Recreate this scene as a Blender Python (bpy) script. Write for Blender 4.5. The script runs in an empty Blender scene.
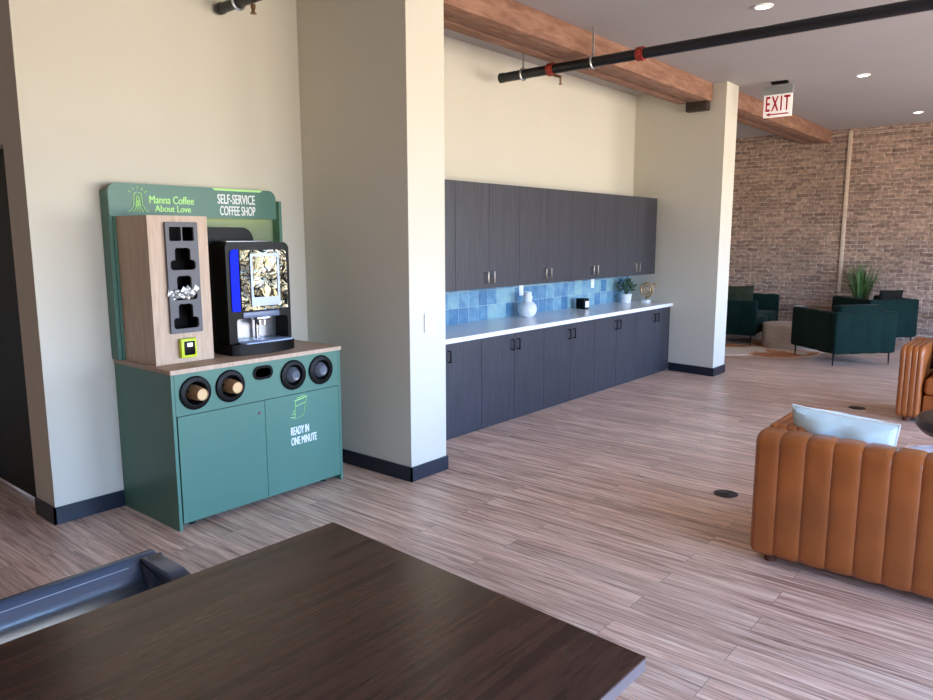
import bpy, bmesh, math, random
from mathutils import Vector, Matrix
random.seed(7)
PI = math.pi
COL = bpy.context.scene.collection
W = {}                                   # world matrix of every thing and part

# ------------------------------------------------------------------ helpers
def lin(c):
    return tuple(((v/12.92) if v <= .04045 else ((v+.055)/1.055)**2.4) for v in [x/255 for x in c])

def rr(a0, a1, b0, b1, r, seg=4):
    """rounded rectangle, CCW; r = one radius or four (a1b0, a1b1, a0b1, a0b0)"""
    if not isinstance(r, (tuple, list)): r = (r,)*4
    pts = []
    for (ca, cb, sa, sb, t0, q) in ((a1, b0, -1, 1, -90, r[0]), (a1, b1, -1, -1, 0, r[1]), (a0, b1, 1, -1, 90, r[2]), (a0, b0, 1, 1, 180, r[3])):
        if q <= 1e-6: pts.append((ca, cb)); continue
        for k in range(seg+1):
            t = math.radians(t0+90*k/seg)
            pts.append((ca+sa*q+q*math.cos(t), cb+sb*q+q*math.sin(t)))
    return pts

class MB:
    def __init__(s): s.bm = bmesh.new()
    def box(s, x0, x1, y0, y1, z0, z1, bev=0, seg=2):
        r = bmesh.ops.create_cube(s.bm, size=1)
        vs = r['verts']
        for v in vs: v.co = Vector(((x0+x1)/2+v.co.x*(x1-x0), (y0+y1)/2+v.co.y*(y1-y0), (z0+z1)/2+v.co.z*(z1-z0)))
        if bev:
            es = list({e for v in vs for e in v.link_edges})
            bmesh.ops.bevel(s.bm, geom=es, offset=bev, segments=seg, affect='EDGES', profile=.5)
        return s
    def cyl(s, p0, p1, r0, r1=None, seg=20, cap=True):
        r1 = r0 if r1 is None else r1
        p0, p1 = Vector(p0), Vector(p1); d = p1-p0
        q = d.to_track_quat('Z', 'Y').to_matrix().to_4x4()
        m = Matrix.Translation((p0+p1)/2) @ q
        bmesh.ops.create_cone(s.bm, cap_ends=cap, segments=seg, radius1=r0, radius2=r1, depth=d.length, matrix=m)
        return s
    def sphere(s, c, r, sc=(1, 1, 1), u=20, v=12):
        bmesh.ops.create_uvsphere(s.bm, u_segments=u, v_segments=v, radius=r, matrix=Matrix.Translation(c) @ Matrix.Diagonal((*sc, 1)))
        return s
    def lathe(s, prof, m=Matrix(), seg=32):
        """prof (radius, height) about local Z"""
        rings = []
        for (r, z) in prof:
            if r < 1e-6: rings.append([s.bm.verts.new(m @ Vector((0, 0, z)))])
            else: rings.append([s.bm.verts.new(m @ Vector((r*math.cos(2*PI*k/seg), r*math.sin(2*PI*k/seg), z))) for k in range(seg)])
        for a, b in zip(rings, rings[1:]):
            for k in range(seg):
                k2 = (k+1) % seg
                q = [a[k % len(a)], a[k2 % len(a)], b[k2 % len(b)], b[k % len(b)]]
                q = [v for i, v in enumerate(q) if v not in q[:i]]
                if len(q) > 2: s.bm.faces.new(q)
        return s
    def tube(s, pts, r, seg=8, closed=False, taper=None):
        pts = [Vector(p) for p in pts]; n = len(pts); rings = []
        prev = None
        for i, p in enumerate(pts):
            if closed: t = pts[(i+1) % n]-pts[i-1]
            else: t = pts[min(i+1, n-1)]-pts[max(i-1, 0)]
            t.normalize()
            if prev is None:
                up = Vector((0, 0, 1)) if abs(t.z) < .9 else Vector((1, 0, 0))
                a = t.cross(up).normalized()
            else: a = (prev-t*prev.dot(t)).normalized()
            prev = a; b = t.cross(a)
            rad = r if taper is None else r*(taper[0]+(taper[1]-taper[0])*i/(n-1))
            rings.append([s.bm.verts.new(p+(a*math.cos(2*PI*k/seg)+b*math.sin(2*PI*k/seg))*rad) for k in range(seg)])
        last = n if closed else n-1
        for i in range(last):
            A, B = rings[i], rings[(i+1) % n]
            for k in range(seg): s.bm.faces.new((A[k], A[(k+1) % seg], B[(k+1) % seg], B[k]))
        if not closed:
            s.bm.faces.new(rings[0][::-1]); s.bm.faces.new(rings[-1])
        return s
    def prism(s, pts, h0, h1, f, holes=()):
        """flat shape pts (a,b) with holes, from h0 to h1; f(a,b,h) -> xyz"""
        if not holes:
            lo = [s.bm.verts.new(f(a, b, h0)) for a, b in pts]; hi = [s.bm.verts.new(f(a, b, h1)) for a, b in pts]
            s.bm.faces.new(lo); s.bm.faces.new(hi[::-1]); n = len(pts)
            for k in range(n): s.bm.faces.new((lo[k], hi[k], hi[(k+1) % n], lo[(k+1) % n]))
            return s
        from mathutils.geometry import tessellate_polygon
        loops = [list(pts)]+[list(h) for h in holes]
        flat = [p for l in loops for p in l]
        tris = tessellate_polygon([[Vector((a, b, 0)) for a, b in l] for l in loops])
        lo = [s.bm.verts.new(f(a, b, h0)) for a, b in flat]; hi = [s.bm.verts.new(f(a, b, h1)) for a, b in flat]
        for t in tris:
            try: s.bm.faces.new([lo[i] for i in t]); s.bm.faces.new([hi[i] for i in t][::-1])
            except ValueError: pass
        o = 0
        for l in loops:
            n = len(l)
            for k in range(n): s.bm.faces.new((lo[o+k], hi[o+k], hi[o+(k+1) % n], lo[o+(k+1) % n]))
            o += n
        return s
    def channels(s, prof, s0, s1, n, amp, f, cr=.03, K=8, pw=2.4):
        """upholstered block: closed profile (a,b) swept from s0 to s1 in n bulging channels; f(a,b,s) -> xyz"""
        P = [Vector((a, b)) for a, b in prof]; m = len(P); N = []
        for i in range(m):
            t = (P[(i+1) % m]-P[i-1]).normalized(); N.append(Vector((t.y, -t.x)))
        L = s1-s0; sm = set()
        for c in range(n):
            for k in range(K+1):
                u = k/K; u = .5-.5*math.cos(PI*u)
                sm.add(round(s0+L*(c+u)/n, 5))
        for k in range(6):
            d = cr*(1-math.cos(PI/2*k/5)); sm.add(round(s0+d, 5)); sm.add(round(s1-d, 5))
        sm = sorted(sm); sm = [v for i, v in enumerate(sm) if i == 0 or v-sm[i-1] > 1e-4]
        rings = []
        for v in sm:
            u = (v-s0)/L*n; u -= math.floor(min(u, n-1e-9)); u = min(max(u, 0), 1)
            o = amp*(1-abs(2*u-1)**pw)
            d = min(v-s0, s1-v)
            if d < cr: o -= cr-math.sqrt(max(cr*cr-(cr-d)**2, 0))
            rings.append([s.bm.verts.new(f(p.x+q.x*o, p.y+q.y*o, v)) for p, q in zip(P, N)])
        for A, B in zip(rings, rings[1:]):
            for k in range(m): s.bm.faces.new((A[k], A[(k+1) % m], B[(k+1) % m], B[k]))
        s.bm.faces.new(rings[0][::-1]); s.bm.faces.new(rings[-1])
        return s
    def pillow(s, w, h, t, m, N=22, pinch=.05, noise=.006):
        g = {}
        rnd = random.Random(int(w*1000+h*77))
        ph = [rnd.random()*6 for _ in range(6)]
        for side in (1, -1):
            for i in range(N+1):
                for j in range(N+1):
                    u = -1+2*i/N; v = -1+2*j/N
                    if side == -1 and (i in (0, N) or j in (0, N)): g[side, i, j] = g[1, i, j]; continue
                    z = t/2*((1-abs(u)**2.2)*(1-abs(v)**2.2))**.42
                    z += noise*math.sin(7*u+ph[0]+4*v)*math.sin(6*v+ph[1])*(1-u*u)*(1-v*v)*2
                    x = u*w/2*(1-pinch*(1-v*v)); y = v*h/2*(1-pinch*(1-u*u))
                    g[side, i, j] = s.bm.verts.new(m @ Vector((x, side*z, y)))
        for side in (1, -1):
            for i in range(N):
                for j in range(N):
                    q = [g[side, i, j], g[side, i+1, j], g[side, i+1, j+1], g[side, i, j+1]]
                    s.bm.faces.new(q if side == -1 else q[::-1])
        return s
    def build(s, name, mat, parent=None, kind=None, smooth=35, flip=True):
        bm = s.bm
        if flip: bmesh.ops.recalc_face_normals(bm, faces=bm.faces)
        me = bpy.data.meshes.new(name)
        ob = bpy.data.objects.new(name, me); COL.objects.link(ob)
        if parent is not None:
            bm.transform(W[parent.name].inverted()); ob.parent = parent; W[ob.name] = W[parent.name].copy()
        else:
            xs = [v.co for v in bm.verts]
            lo = Vector([min(c[i] for c in xs) for i in range(3)]); hi = Vector([max(c[i] for c in xs) for i in range(3)])
            o = Vector(((lo.x+hi.x)/2, (lo.y+hi.y)/2, lo.z))
            bm.transform(Matrix.Translation(-o)); ob.location = o; W[ob.name] = Matrix.Translation(o)
        bm.to_mesh(me); bm.free()
        for p in me.polygons: p.use_smooth = bool(smooth)
        if smooth: me.set_sharp_from_angle(angle=math.radians(smooth))
        me.materials.append(mat)
        if kind: ob['kind'] = kind
        return ob

def thing(name, label, cat, loc=(0, 0, 0), rz=0, group=None):
    o = bpy.data.objects.new(name, None); COL.objects.link(o)
    o.empty_display_size = .1
    o.location = loc; o.rotation_euler = (0, 0, rz)
    W[o.name] = Matrix.Translation(loc) @ Matrix.Rotation(rz, 4, 'Z')
    o['label'] = label; o['category'] = cat
    if group: o['group'] = group
    return o
def tag(o, label, cat, group=None):
    o['label'] = label; o['category'] = cat
    if group: o['group'] = group
    return o
def dup(root, loc, rz, label, group=None):
    r = root.copy(); COL.objects.link(r); r.location = loc; r.rotation_euler = (0, 0, rz); r['label'] = label
    if group: r['group'] = group
    for ch in list(root.children):
        c = ch.copy(); COL.objects.link(c); c.parent = r
        for g in list(ch.children):
            d = g.copy(); COL.objects.link(d); d.parent = c
    return r

def text(name, body, x0, x1, z0, z1, y, mat, parent, bold=.0, fat=.03, space=1.0, face='-y'):
    """lettering fitted into the rectangle x0..x1, z0..z1 on a plane facing -y (or -x: x0..x1 then run along -y)"""
    cu = bpy.data.curves.new('lettering', 'FONT'); cu.body = body; cu.size = 1; cu.offset = 0; cu.space_character = space; cu.extrude = .0; cu.resolution_u = 4
    t = bpy.data.objects.new('tmp', cu); COL.objects.link(t)
    dg = bpy.context.evaluated_depsgraph_get(); dg.update()
    me = bpy.data.meshes.new_from_object(t.evaluated_get(dg))
    bpy.data.objects.remove(t); bpy.data.curves.remove(cu)
    b = MB(); b.bm.from_mesh(me); bpy.data.meshes.remove(me)
    xs = [v.co.x for v in b.bm.verts]; ys = [v.co.y for v in b.bm.verts]
    ax, bx, ay, by = min(xs), max(xs), min(ys), max(ys)
    bmesh.ops.remove_doubles(b.bm, verts=b.bm.verts, dist=1e-5)
    src = b.bm.faces[:]
    for k_ in (-1, 1):
        q = bmesh.ops.duplicate(b.bm, geom=src)
        for v in q['geom']:
            if isinstance(v, bmesh.types.BMVert): v.co.x += k_*fat; v.co.y += k_*fat*.3; v.co.z += k_*.3
    r = bmesh.ops.extrude_face_region(b.bm, geom=b.bm.faces[:])
    for v in r['geom']:
        if isinstance(v, bmesh.types.BMVert): v.co.z += 1
    for v in b.bm.verts:
        px = x0+(v.co.x-ax)/(bx-ax)*(x1-x0); pz = z0+(v.co.y-ay)/(by-ay)*(z1-z0)
        d = .0012*v.co.z+.0006
        v.co = Vector((px, y-d, pz)) if face == '-y' else Vector((y-d, px, pz))
    return b.build(name, mat, parent, smooth=0)

# ------------------------------------------------------------------ materials
def nt(name):
    m = bpy.data.materials.new(name); m.use_nodes = True
    t = m.node_tree; p = t.nodes['Principled BSDF']
    return m, t, p
def N(t, typ, **kw):
    n = t.nodes.new(typ)
    for k, v in kw.items():
        if k in n.inputs: n.inputs[k].default_value = v
        else: setattr(n, k, v)
    return n
def coords(t, scale=(1, 1, 1), kind='Object', rot=(0, 0, 0)):
    c = N(t, 'ShaderNodeTexCoord'); m = N(t, 'ShaderNodeMapping')
    m.inputs['Scale'].default_value = scale; m.inputs['Rotation'].default_value = rot
    t.links.new(c.outputs[kind], m.inputs['Vector']); return m.outputs['Vector']
def ramp(t, fac, stops):
    r = N(t, 'ShaderNodeValToRGB'); e = r.color_ramp.elements
    while len(e) < len(stops): e.new(.5)
    for x, (p, c) in zip(e, stops): x.position = p; x.color = (*c, 1)
    t.links.new(fac, r.inputs['Fac']); return r.outputs['Color']
def bump(t, p, h, strength=.3, dist=.01):
    b = N(t, 'ShaderNodeBump'); b.inputs['Strength'].default_value = strength; b.inputs['Distance'].default_value = dist
    t.links.new(h, b.inputs['Height']); t.links.new(b.outputs['Normal'], p.inputs['Normal'])
def plain(name, rgb, rough=.5, metal=0, var=.06, nscale=6, bmp=.0, bscale=60, coat=0, spec=.5, sheen=0):
    m, t, p = nt(name); c = lin(rgb)
    n = N(t, 'ShaderNodeTexNoise', Scale=nscale, Detail=3.0); t.links.new(coords(t), n.inputs['Vector'])
    a = tuple(v*(1-var) for v in c); b = tuple(min(1, v*(1+var)) for v in c)
    t.links.new(ramp(t, n.outputs['Fac'], [(.3, a), (.7, b)]), p.inputs['Base Color'])
    p.inputs['Roughness'].default_value = rough; p.inputs['Metallic'].default_value = metal
    p.inputs['Coat Weight'].default_value = coat; p.inputs['Coat Roughness'].default_value = .1
    p.inputs['Specular IOR Level'].default_value = spec
    if sheen: p.inputs['Sheen Weight'].default_value = sheen; p.inputs['Sheen Roughness'].default_value = .4
    if bmp:
        q = N(t, 'ShaderNodeTexNoise', Scale=bscale, Detail=4.0); t.links.new(coords(t), q.inputs['Vector']); bump(t, p, q.outputs['Fac'], bmp, .004)
    return m
def grain(name, stops, scale, rough=.5, nscale=4, bmp=.1, detail=6, kind='Object', coat=0):
    m, t, p = nt(name)
    n = N(t, 'ShaderNodeTexNoise', Scale=nscale, Detail=detail, Roughness=.6, Distortion=.3)
    t.links.new(coords(t, scale, kind), n.inputs['Vector'])
    t.links.new(ramp(t, n.outputs['Fac'], [(a, lin(c)) for a, c in stops]), p.inputs['Base Color'])
    p.inputs['Roughness'].default_value = rough; p.inputs['Coat Weight'].default_value = coat
    if bmp: bump(t, p, n.outputs['Fac'], bmp, .002)
    return m

M = {}
M['wall'] = plain('wall_paint', (212, 207, 191), .75, var=.015, nscale=1.5, bmp=.08, bscale=180)
M['ceiling'] = plain('ceiling_paint', (172, 166, 164), .8, var=.02, nscale=1.2)
M['base'] = plain('baseboard_vinyl', (22, 32, 46), .35, var=.05)
M['green'] = plain('kiosk_green', (80, 124, 108), .42, var=.02, nscale=2)
M['green_dark'] = plain('kiosk_inner_green', (128, 144, 112), .5, var=.03)
M['black'] = plain('black_plastic', (7, 7, 8), .45, var=.1, spec=.2)
M['black_gloss'] = plain('gloss_black_plastic', (4, 4, 7), .32, var=.1, spec=.14)
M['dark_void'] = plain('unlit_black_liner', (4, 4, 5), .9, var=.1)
M['machine_side'] = plain('machine_side_panel', (28, 22, 20), .45, var=.15, nscale=3, spec=.25)
M['grey_plastic'] = plain('graphite_tray', (92, 92, 98), .5, var=.06)
M['lime'] = plain('lime_plastic', (206, 224, 40), .45, var=.05)
M['lime_text'] = plain('light_green_vinyl', (186, 240, 150), .6, var=.02)
M['white_text'] = plain('white_vinyl', (240, 242, 240), .6, var=.01)
M['blue_gloss'] = plain('blue_trim', (4, 36, 235), .6, var=.05, spec=.15)
M['screw'] = plain('chrome', (190, 192, 196), .2, metal=1, var=.02)
M['steel'] = plain('brushed_steel', (150, 150, 154), .3, metal=.9, var=.1, nscale=12)
M['tray'] = plain('pale_drip_tray', (170, 190, 225), .2, var=.05)
M['label'] = plain('blue_grey_label', (110, 122, 150), .3, var=.05)
M['cup'] = plain('brown_paper', (158, 118, 80), .7, var=.06)
M['cup_base'] = plain('light_paper', (226, 190, 140), .7, var=.04)
M['lid'] = plain('clear_lid_plastic', (130, 138, 150), .12, var=.15, nscale=30)
M['lid'].node_tree.nodes['Principled BSDF'].inputs['Transmission Weight'].default_value = .45
M['foil'] = plain('foil_packet', (176, 178, 176), .25, metal=.7, var=.25, nscale=50, bmp=.6, bscale=60)
M['counter'] = plain('white_quartz', (238, 241, 244), .2, var=.03, nscale=8)
M['plate'] = plain('white_plate', (240, 244, 248), .4, var=.01)
M['vase'] = plain('matte_white_ceramic', (222, 228, 234), .6, var=.04, bmp=.5, bscale=90)
M['pot'] = plain('white_pot', (226, 230, 234), .5, var=.03)
M['leaf'] = plain('leaf', (64, 92, 66), .55, var=.35, nscale=14)
M['grass'] = plain('grass_blade', (78, 116, 56), .6, var=.4, nscale=12)
M['soil'] = plain('dark_soil', (38, 28, 22), .9, var=.2, nscale=40)
M['bronze'] = plain('antique_gold', (166, 134, 92), .4, metal=.6, var=.2, nscale=20)
M['nickel'] = plain('satin_nickel', (196, 184, 172), .3, metal=1, var=.03)
M['handle_dark'] = plain('dark_handle', (34, 34, 42), .35, metal=.7, var=.05)
M['pipe'] = plain('painted_black_pipe', (24, 26, 32), .35, var=.2, nscale=10)
M['red'] = plain('red_coupling', (150, 46, 34), .45, var=.15, nscale=20)
M['galv'] = plain('galvanised_steel', (170, 172, 176), .35, metal=.8, var=.1, nscale=20)
M['brass'] = plain('brass_sprinkler', (130, 96, 66), .35, metal=.8, var=.1)
M['bracket'] = plain('rusty_bearing_plate', (66, 52, 48), .6, metal=.3, var=.5, nscale=25, bmp=.4, bscale=50)
M['exit_red'] = plain('exit_red', (176, 18, 44), .5, var=.02)
M['exit_grey'] = plain('brushed_aluminium', (160, 166, 166), .4, metal=.5, var=.05)
M['leather'] = plain('tan_leather', (160, 88, 38), .36, var=.16, nscale=5, bmp=.35, bscale=140, coat=.12)
M['blue_leather'] = plain('slate_blue_leather', (64, 78, 98), .24, var=.08, nscale=4, bmp=.12, bscale=160, coat=.35)
M['thread'] = plain('pale_thread', (150, 160, 172), .6, var=.05)
M['velvet'] = plain('dark_green_velvet', (8, 34, 29), .85, var=.2, nscale=5, spec=.15, sheen=.04, bmp=.1, bscale=200)
M['olive_velvet'] = plain('olive_velvet', (40, 46, 30), .85, var=.2, nscale=8, spec=.15)
M['dark_velvet'] = plain('charcoal_velvet', (26, 24, 20), .85, var=.2, nscale=8, spec=.15)
M['metal_leg'] = plain('black_metal', (26, 28, 32), .35, metal=.6, var=.05)
M['pale_blue'] = plain('pale_blue_linen', (206, 228, 230), .8, var=.07, nscale=9, bmp=.5, bscale=220, sheen=.2)
M['piping'] = plain('white_piping', (228, 232, 228), .7, var=.03)
M['navy'] = plain('navy_cloth', (28, 34, 48), .85, var=.2, nscale=8)
M['blue_cloth'] = plain('blue_cloth', (96, 128, 168), .8, var=.15, nscale=14)
M['disc'] = plain('bronze_floor_plate', (48, 44, 50), .4, metal=.4, var=.1)
M['seat_foot'] = plain('stained_foot', (92, 46, 26), .5, var=.1)
M['door'] = plain('black_door', (6, 7, 10), .4, var=.1, spec=.15)
M['frame'] = plain('window_frame', (40, 42, 46), .5, var=.05)
M['mortar'] = plain('pale_mortar', (212, 190, 170), .85, var=.14, nscale=24, bmp=.5, bscale=60)
M['table_edge'] = plain('window_lit_edge', (104, 96, 100), .35, var=.05)  # window light on the table edge, painted in as a paler grey
M['dark_wood_round'] = grain('dark_walnut_round', [(.3, (44, 32, 30)), (.7, (72, 54, 50))], (2, 14, 2), .35)
M['wood_light'] = grain('light_oak_laminate', [(.25, (176, 150, 126)), (.5, (196, 170, 146)), (.75, (208, 184, 160))], (9, 9, .9), .5, nscale=5)
M['wood_counter'] = grain('oak_counter_laminate', [(.25, (150, 120, 100)), (.5, (172, 142, 120)), (.75, (186, 158, 136))], (1.2, 16, 12), .42, nscale=4)
M['table'] = grain('dark_walnut_laminate', [(.3, (26, 15, 15)), (.42, (52, 32, 29)), (.54, (76, 50, 42)), (.68, (36, 22, 21))], (.4, 6, 1), .24, nscale=2.6, detail=8, bmp=.03)
M['cab'] = grain('charcoal_wood_laminate', [(.25, (38, 39, 46)), (.5, (54, 54, 61)), (.75, (70, 69, 75))], (26, 26, .7), .42, nscale=3.5, detail=6, bmp=.05)
M['beam'] = grain('old_timber', [(.2, (104, 72, 56)), (.45, (138, 98, 78)), (.6, (156, 116, 94)), (.85, (180, 148, 128))], (1.2, 6, 6), .8, nscale=3, detail=8, bmp=.6)
M['drum'] = grain('weathered_wood_drum', [(.2, (150, 140, 134)), (.5, (182, 170, 160)), (.8, (205, 190, 176))], (1, 1, 14), .6, nscale=4)

def mat_floor():
    m, t, p = nt('plank_floor')
    v = coords(t, (1, 1, 1), 'Object', (0, 0, PI/2))
    b = N(t, 'ShaderNodeTexBrick', Scale=1.0); b.offset = .37; b.offset_frequency = 2
    b.inputs['Brick Width'].default_value = 1.35; b.inputs['Row Height'].default_value = .152
    b.inputs['Mortar Size'].default_value = .0012; b.inputs['Mortar Smooth'].default_value = .3; b.inputs['Bias'].default_value = 0
    b.inputs['Color1'].default_value = (0, 0, 0, 1); b.inputs['Color2'].default_value = (1, 1, 1, 1); b.inputs['Mortar'].default_value = (.5, .5, .5, 1)
    t.links.new(v, b.inputs['Vector'])
    # per-plank offset shifts the streak noise
    off = N(t, 'ShaderNodeVectorMath', operation='SCALE'); off.inputs['Scale'].default_value = 9
    t.links.new(b.outputs['Color'], off.inputs[0])
    mp = coords(t, (19, .75, 1)); ad = N(t, 'ShaderNodeVectorMath', operation='ADD')
    t.links.new(mp, ad.inputs[0]); t.links.new(off.outputs[0], ad.inputs[1])
    n = N(t, 'ShaderNodeTexNoise', Scale=2.2, Detail=7.0, Roughness=.66, Distortion=.9); t.links.new(ad.outputs[0], n.inputs['Vector'])
    c = ramp(t, n.outputs['Fac'], [(.3, lin((128, 98, 82))), (.42, lin((190, 153, 133))), (.52, lin((224, 188, 166))), (.66, lin((248, 224, 204)))])
    tone = N(t, 'ShaderNodeMapRange'); tone.inputs['To Min'].default_value = .86; tone.inputs['To Max'].default_value = 1.1
    t.links.new(b.outputs['Color'], tone.inputs['Value'])
    mul = N(t, 'ShaderNodeVectorMath', operation='SCALE'); t.links.new(c, mul.inputs[0]); t.links.new(tone.outputs[0], mul.inputs['Scale'])
    mx = N(t, 'ShaderNodeMix', data_type='RGBA'); t.links.new(b.outputs['Fac'], mx.inputs['Factor']); t.links.new(mul.outputs[0], mx.inputs[6])
    mx.inputs[7].default_value = (.2, .15, .125, 1)
    t.links.new(mx.outputs[2], p.inputs['Base Color'])
    p.inputs['Roughness'].default_value = .36; p.inputs['Specular IOR Level'].default_value = .5
    bump(t, p, n.outputs['Fac'], .06, .003)
    return m
M['floor'] = mat_floor()

def mat_brick():
    m, t, p = nt('old_brick')
    c = N(t, 'ShaderNodeTexCoord'); sp = N(t, 'ShaderNodeSeparateXYZ'); cb = N(t, 'ShaderNodeCombineXYZ')
    t.links.new(c.outputs['Object'], sp.inputs[0]); t.links.new(sp.outputs['Y'], cb.inputs['X']); t.links.new(sp.outputs['Z'], cb.inputs['Y'])
    dn = N(t, 'ShaderNodeTexNoise', Scale=7.0, Detail=4.0); t.links.new(cb.outputs[0], dn.inputs['Vector'])
    ds = N(t, 'ShaderNodeVectorMath', operation='SCALE'); ds.inputs['Scale'].default_value = .06; t.links.new(dn.outputs['Color'], ds.inputs[0])
    ad = N(t, 'ShaderNodeVectorMath', operation='ADD'); t.links.new(cb.outputs[0], ad.inputs[0]); t.links.new(ds.outputs[0], ad.inputs[1])
    b = N(t, 'ShaderNodeTexBrick', Scale=1.0)
    b.inputs['Brick Width'].default_value = .205; b.inputs['Row Height'].default_value = .067
    b.inputs['Mortar Size'].default_value = .010; b.inputs['Mortar Smooth'].default_value = .8
    b.inputs['Color1'].default_value = (*lin((136, 110, 98)), 1); b.inputs['Color2'].default_value = (*lin((180, 148, 128)), 1)
    b.inputs['Mortar'].default_value = (*lin((206, 188, 170)), 1)
    t.links.new(ad.outputs[0], b.inputs['Vector'])
    n = N(t, 'ShaderNodeTexNoise', Scale=1.1, Detail=5.0); t.links.new(cb.outputs[0], n.inputs['Vector'])
    n2 = N(t, 'ShaderNodeTexNoise', Scale=16.0, Detail=4.0); t.links.new(cb.outputs[0], n2.inputs['Vector'])
    mr = N(t, 'ShaderNodeMapRange'); mr.inputs['From Min'].default_value = .3; mr.inputs['From Max'].default_value = .7
    mr.inputs['To Min'].default_value = .6; mr.inputs['To Max'].default_value = 1.35; t.links.new(n2.outputs['Fac'], mr.inputs['Value'])
    mr2 = N(t, 'ShaderNodeMapRange'); mr2.inputs['From Min'].default_value = .3; mr2.inputs['From Max'].default_value = .7
    mr2.inputs['To Min'].default_value = .85; mr2.inputs['To Max'].default_value = 1.12; t.links.new(n.outputs['Fac'], mr2.inputs['Value'])
    mm = N(t, 'ShaderNodeMath', operation='MULTIPLY'); t.links.new(mr.outputs[0], mm.inputs[0]); t.links.new(mr2.outputs[0], mm.inputs[1])
    mu = N(t, 'ShaderNodeVectorMath', operation='SCALE'); t.links.new(b.outputs['Color'], mu.inputs[0]); t.links.new(mm.outputs[0], mu.inputs['Scale'])
    t.links.new(mu.outputs[0], p.inputs['Base Color']); p.inputs['Roughness'].default_value = .9
    iv = N(t, 'ShaderNodeMath', operation='SUBTRACT'); iv.inputs[0].default_value = 1; t.links.new(b.outputs['Fac'], iv.inputs[1])
    a2 = N(t, 'ShaderNodeMath', operation='ADD'); t.links.new(iv.outputs[0], a2.inputs[0]); t.links.new(n2.outputs['Fac'], a2.inputs[1])
    bump(t, p, a2.outputs[0], .8, .015)
    return m
M['brick'] = mat_brick()

def mat_tiles():
    m, t, p = nt('blue_glazed_tile')
    c = N(t, 'ShaderNodeTexCoord'); sp = N(t, 'ShaderNodeSeparateXYZ'); cb = N(t, 'ShaderNodeCombineXYZ')
    t.links.new(c.outputs['Object'], sp.inputs[0]); t.links.new(sp.outputs['X'], cb.inputs['X']); t.links.new(sp.outputs['Z'], cb.inputs['Y'])
    b = N(t, 'ShaderNodeTexBrick', Scale=1.0); b.offset = 0
    b.inputs['Brick Width'].default_value = .152; b.inputs['Row Height'].default_value = .152
    b.inputs['Mortar Size'].default_value = .002; b.inputs['Bias'].default_value = 0
    b.inputs['Color1'].default_value = (0, 0, 0, 1); b.inputs['Color2'].default_value = (1, 1, 1, 1); b.inputs['Mortar'].default_value = (.5, .5, .5, 1)
    t.links.new(cb.outputs[0], b.inputs['Vector'])
    n = N(t, 'ShaderNodeTexNoise', Scale=9.0, Detail=4.0); t.links.new(cb.outputs[0], n.inputs['Vector'])
    av = N(t, 'ShaderNodeMath', operation='MULTIPLY_ADD'); av.inputs[1].default_value = .45
    t.links.new(b.outputs['Color'], av.inputs[0])
    ha = N(t, 'ShaderNodeMath', operation='MULTIPLY'); ha.inputs[1].default_value = .6; t.links.new(n.outputs['Fac'], ha.inputs[0])
    t.links.new(ha.outputs[0], av.inputs[2])
    col = ramp(t, av.outputs[0], [(.15, lin((66, 108, 146))), (.4, lin((94, 138, 170))), (.6, lin((124, 166, 186))), (.85, lin((152, 188, 186)))])
    mx = N(t, 'ShaderNodeMix', data_type='RGBA'); t.links.new(b.outputs['Fac'], mx.inputs['Factor']); t.links.new(col, mx.inputs[6])
    mx.inputs[7].default_value = (*lin((176, 198, 208)), 1)
    t.links.new(mx.outputs[2], p.inputs['Base Color']); p.inputs['Roughness'].default_value = .1
    n3 = N(t, 'ShaderNodeTexNoise', Scale=14.0, Detail=3.0); t.links.new(cb.outputs[0], n3.inputs['Vector'])
    mo = N(t, 'ShaderNodeMath', operation='SUBTRACT'); t.links.new(n3.outputs['Fac'], mo.inputs[0]); t.links.new(b.outputs['Fac'], mo.inputs[1])
    bump(t, p, mo.outputs[0], .6, .012)
    return m
M['tiles'] = mat_tiles()

def mat_hide():
    m, t, p = nt('cowhide')
    n = N(t, 'ShaderNodeTexNoise', Scale=1.6, Detail=4.0, Distortion=.8); t.links.new(coords(t), n.inputs['Vector'])
    t.links.new(ramp(t, n.outputs['Fac'], [(.4, lin((186, 118, 78))), (.47, lin((206, 150, 112))), (.52, lin((226, 206, 190))), (.62, lin((232, 220, 208)))]), p.inputs['Base Color'])
    p.inputs['Roughness'].default_value = .9
    return m
M['hide'] = mat_hide()

def mat_marble(name, a, b):
    m, t, p = nt(name)
    n = N(t, 'ShaderNodeTexNoise', Scale=5.0, Detail=8.0, Distortion=1.5); t.links.new(coords(t), n.inputs['Vector'])
    t.links.new(ramp(t, n.outputs['Fac'], [(.35, lin(a)), (.6, lin(b))]), p.inputs['Base Color']); p.inputs['Roughness'].default_value = .2
    return m
M['marble'] = mat_marble('pale_marble', (186, 188, 200), (222, 224, 232))
M['pattern'] = mat_marble('patterned_cloth', (40, 48, 60), (150, 172, 170))

def mat_emit(name, rgb, s):
    m, t, p = nt(name); p.inputs['Base Color'].default_value = (*rgb, 1)
    p.inputs['Emission Color'].default_value = (*rgb, 1); p.inputs['Emission Strength'].default_value = s
    return m
M['lamp'] = mat_emit('led_diffuser', (1, .93, .82), 14)
M['exit_white'] = mat_emit('lit_white_panel', (.95, .88, .84), .25)
M['led_warm'] = mat_emit('warm_led_strip', (1, .86, .35), 3)
M['lcd'] = mat_emit('small_lcd', (.8, .85, .9), .6)

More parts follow.
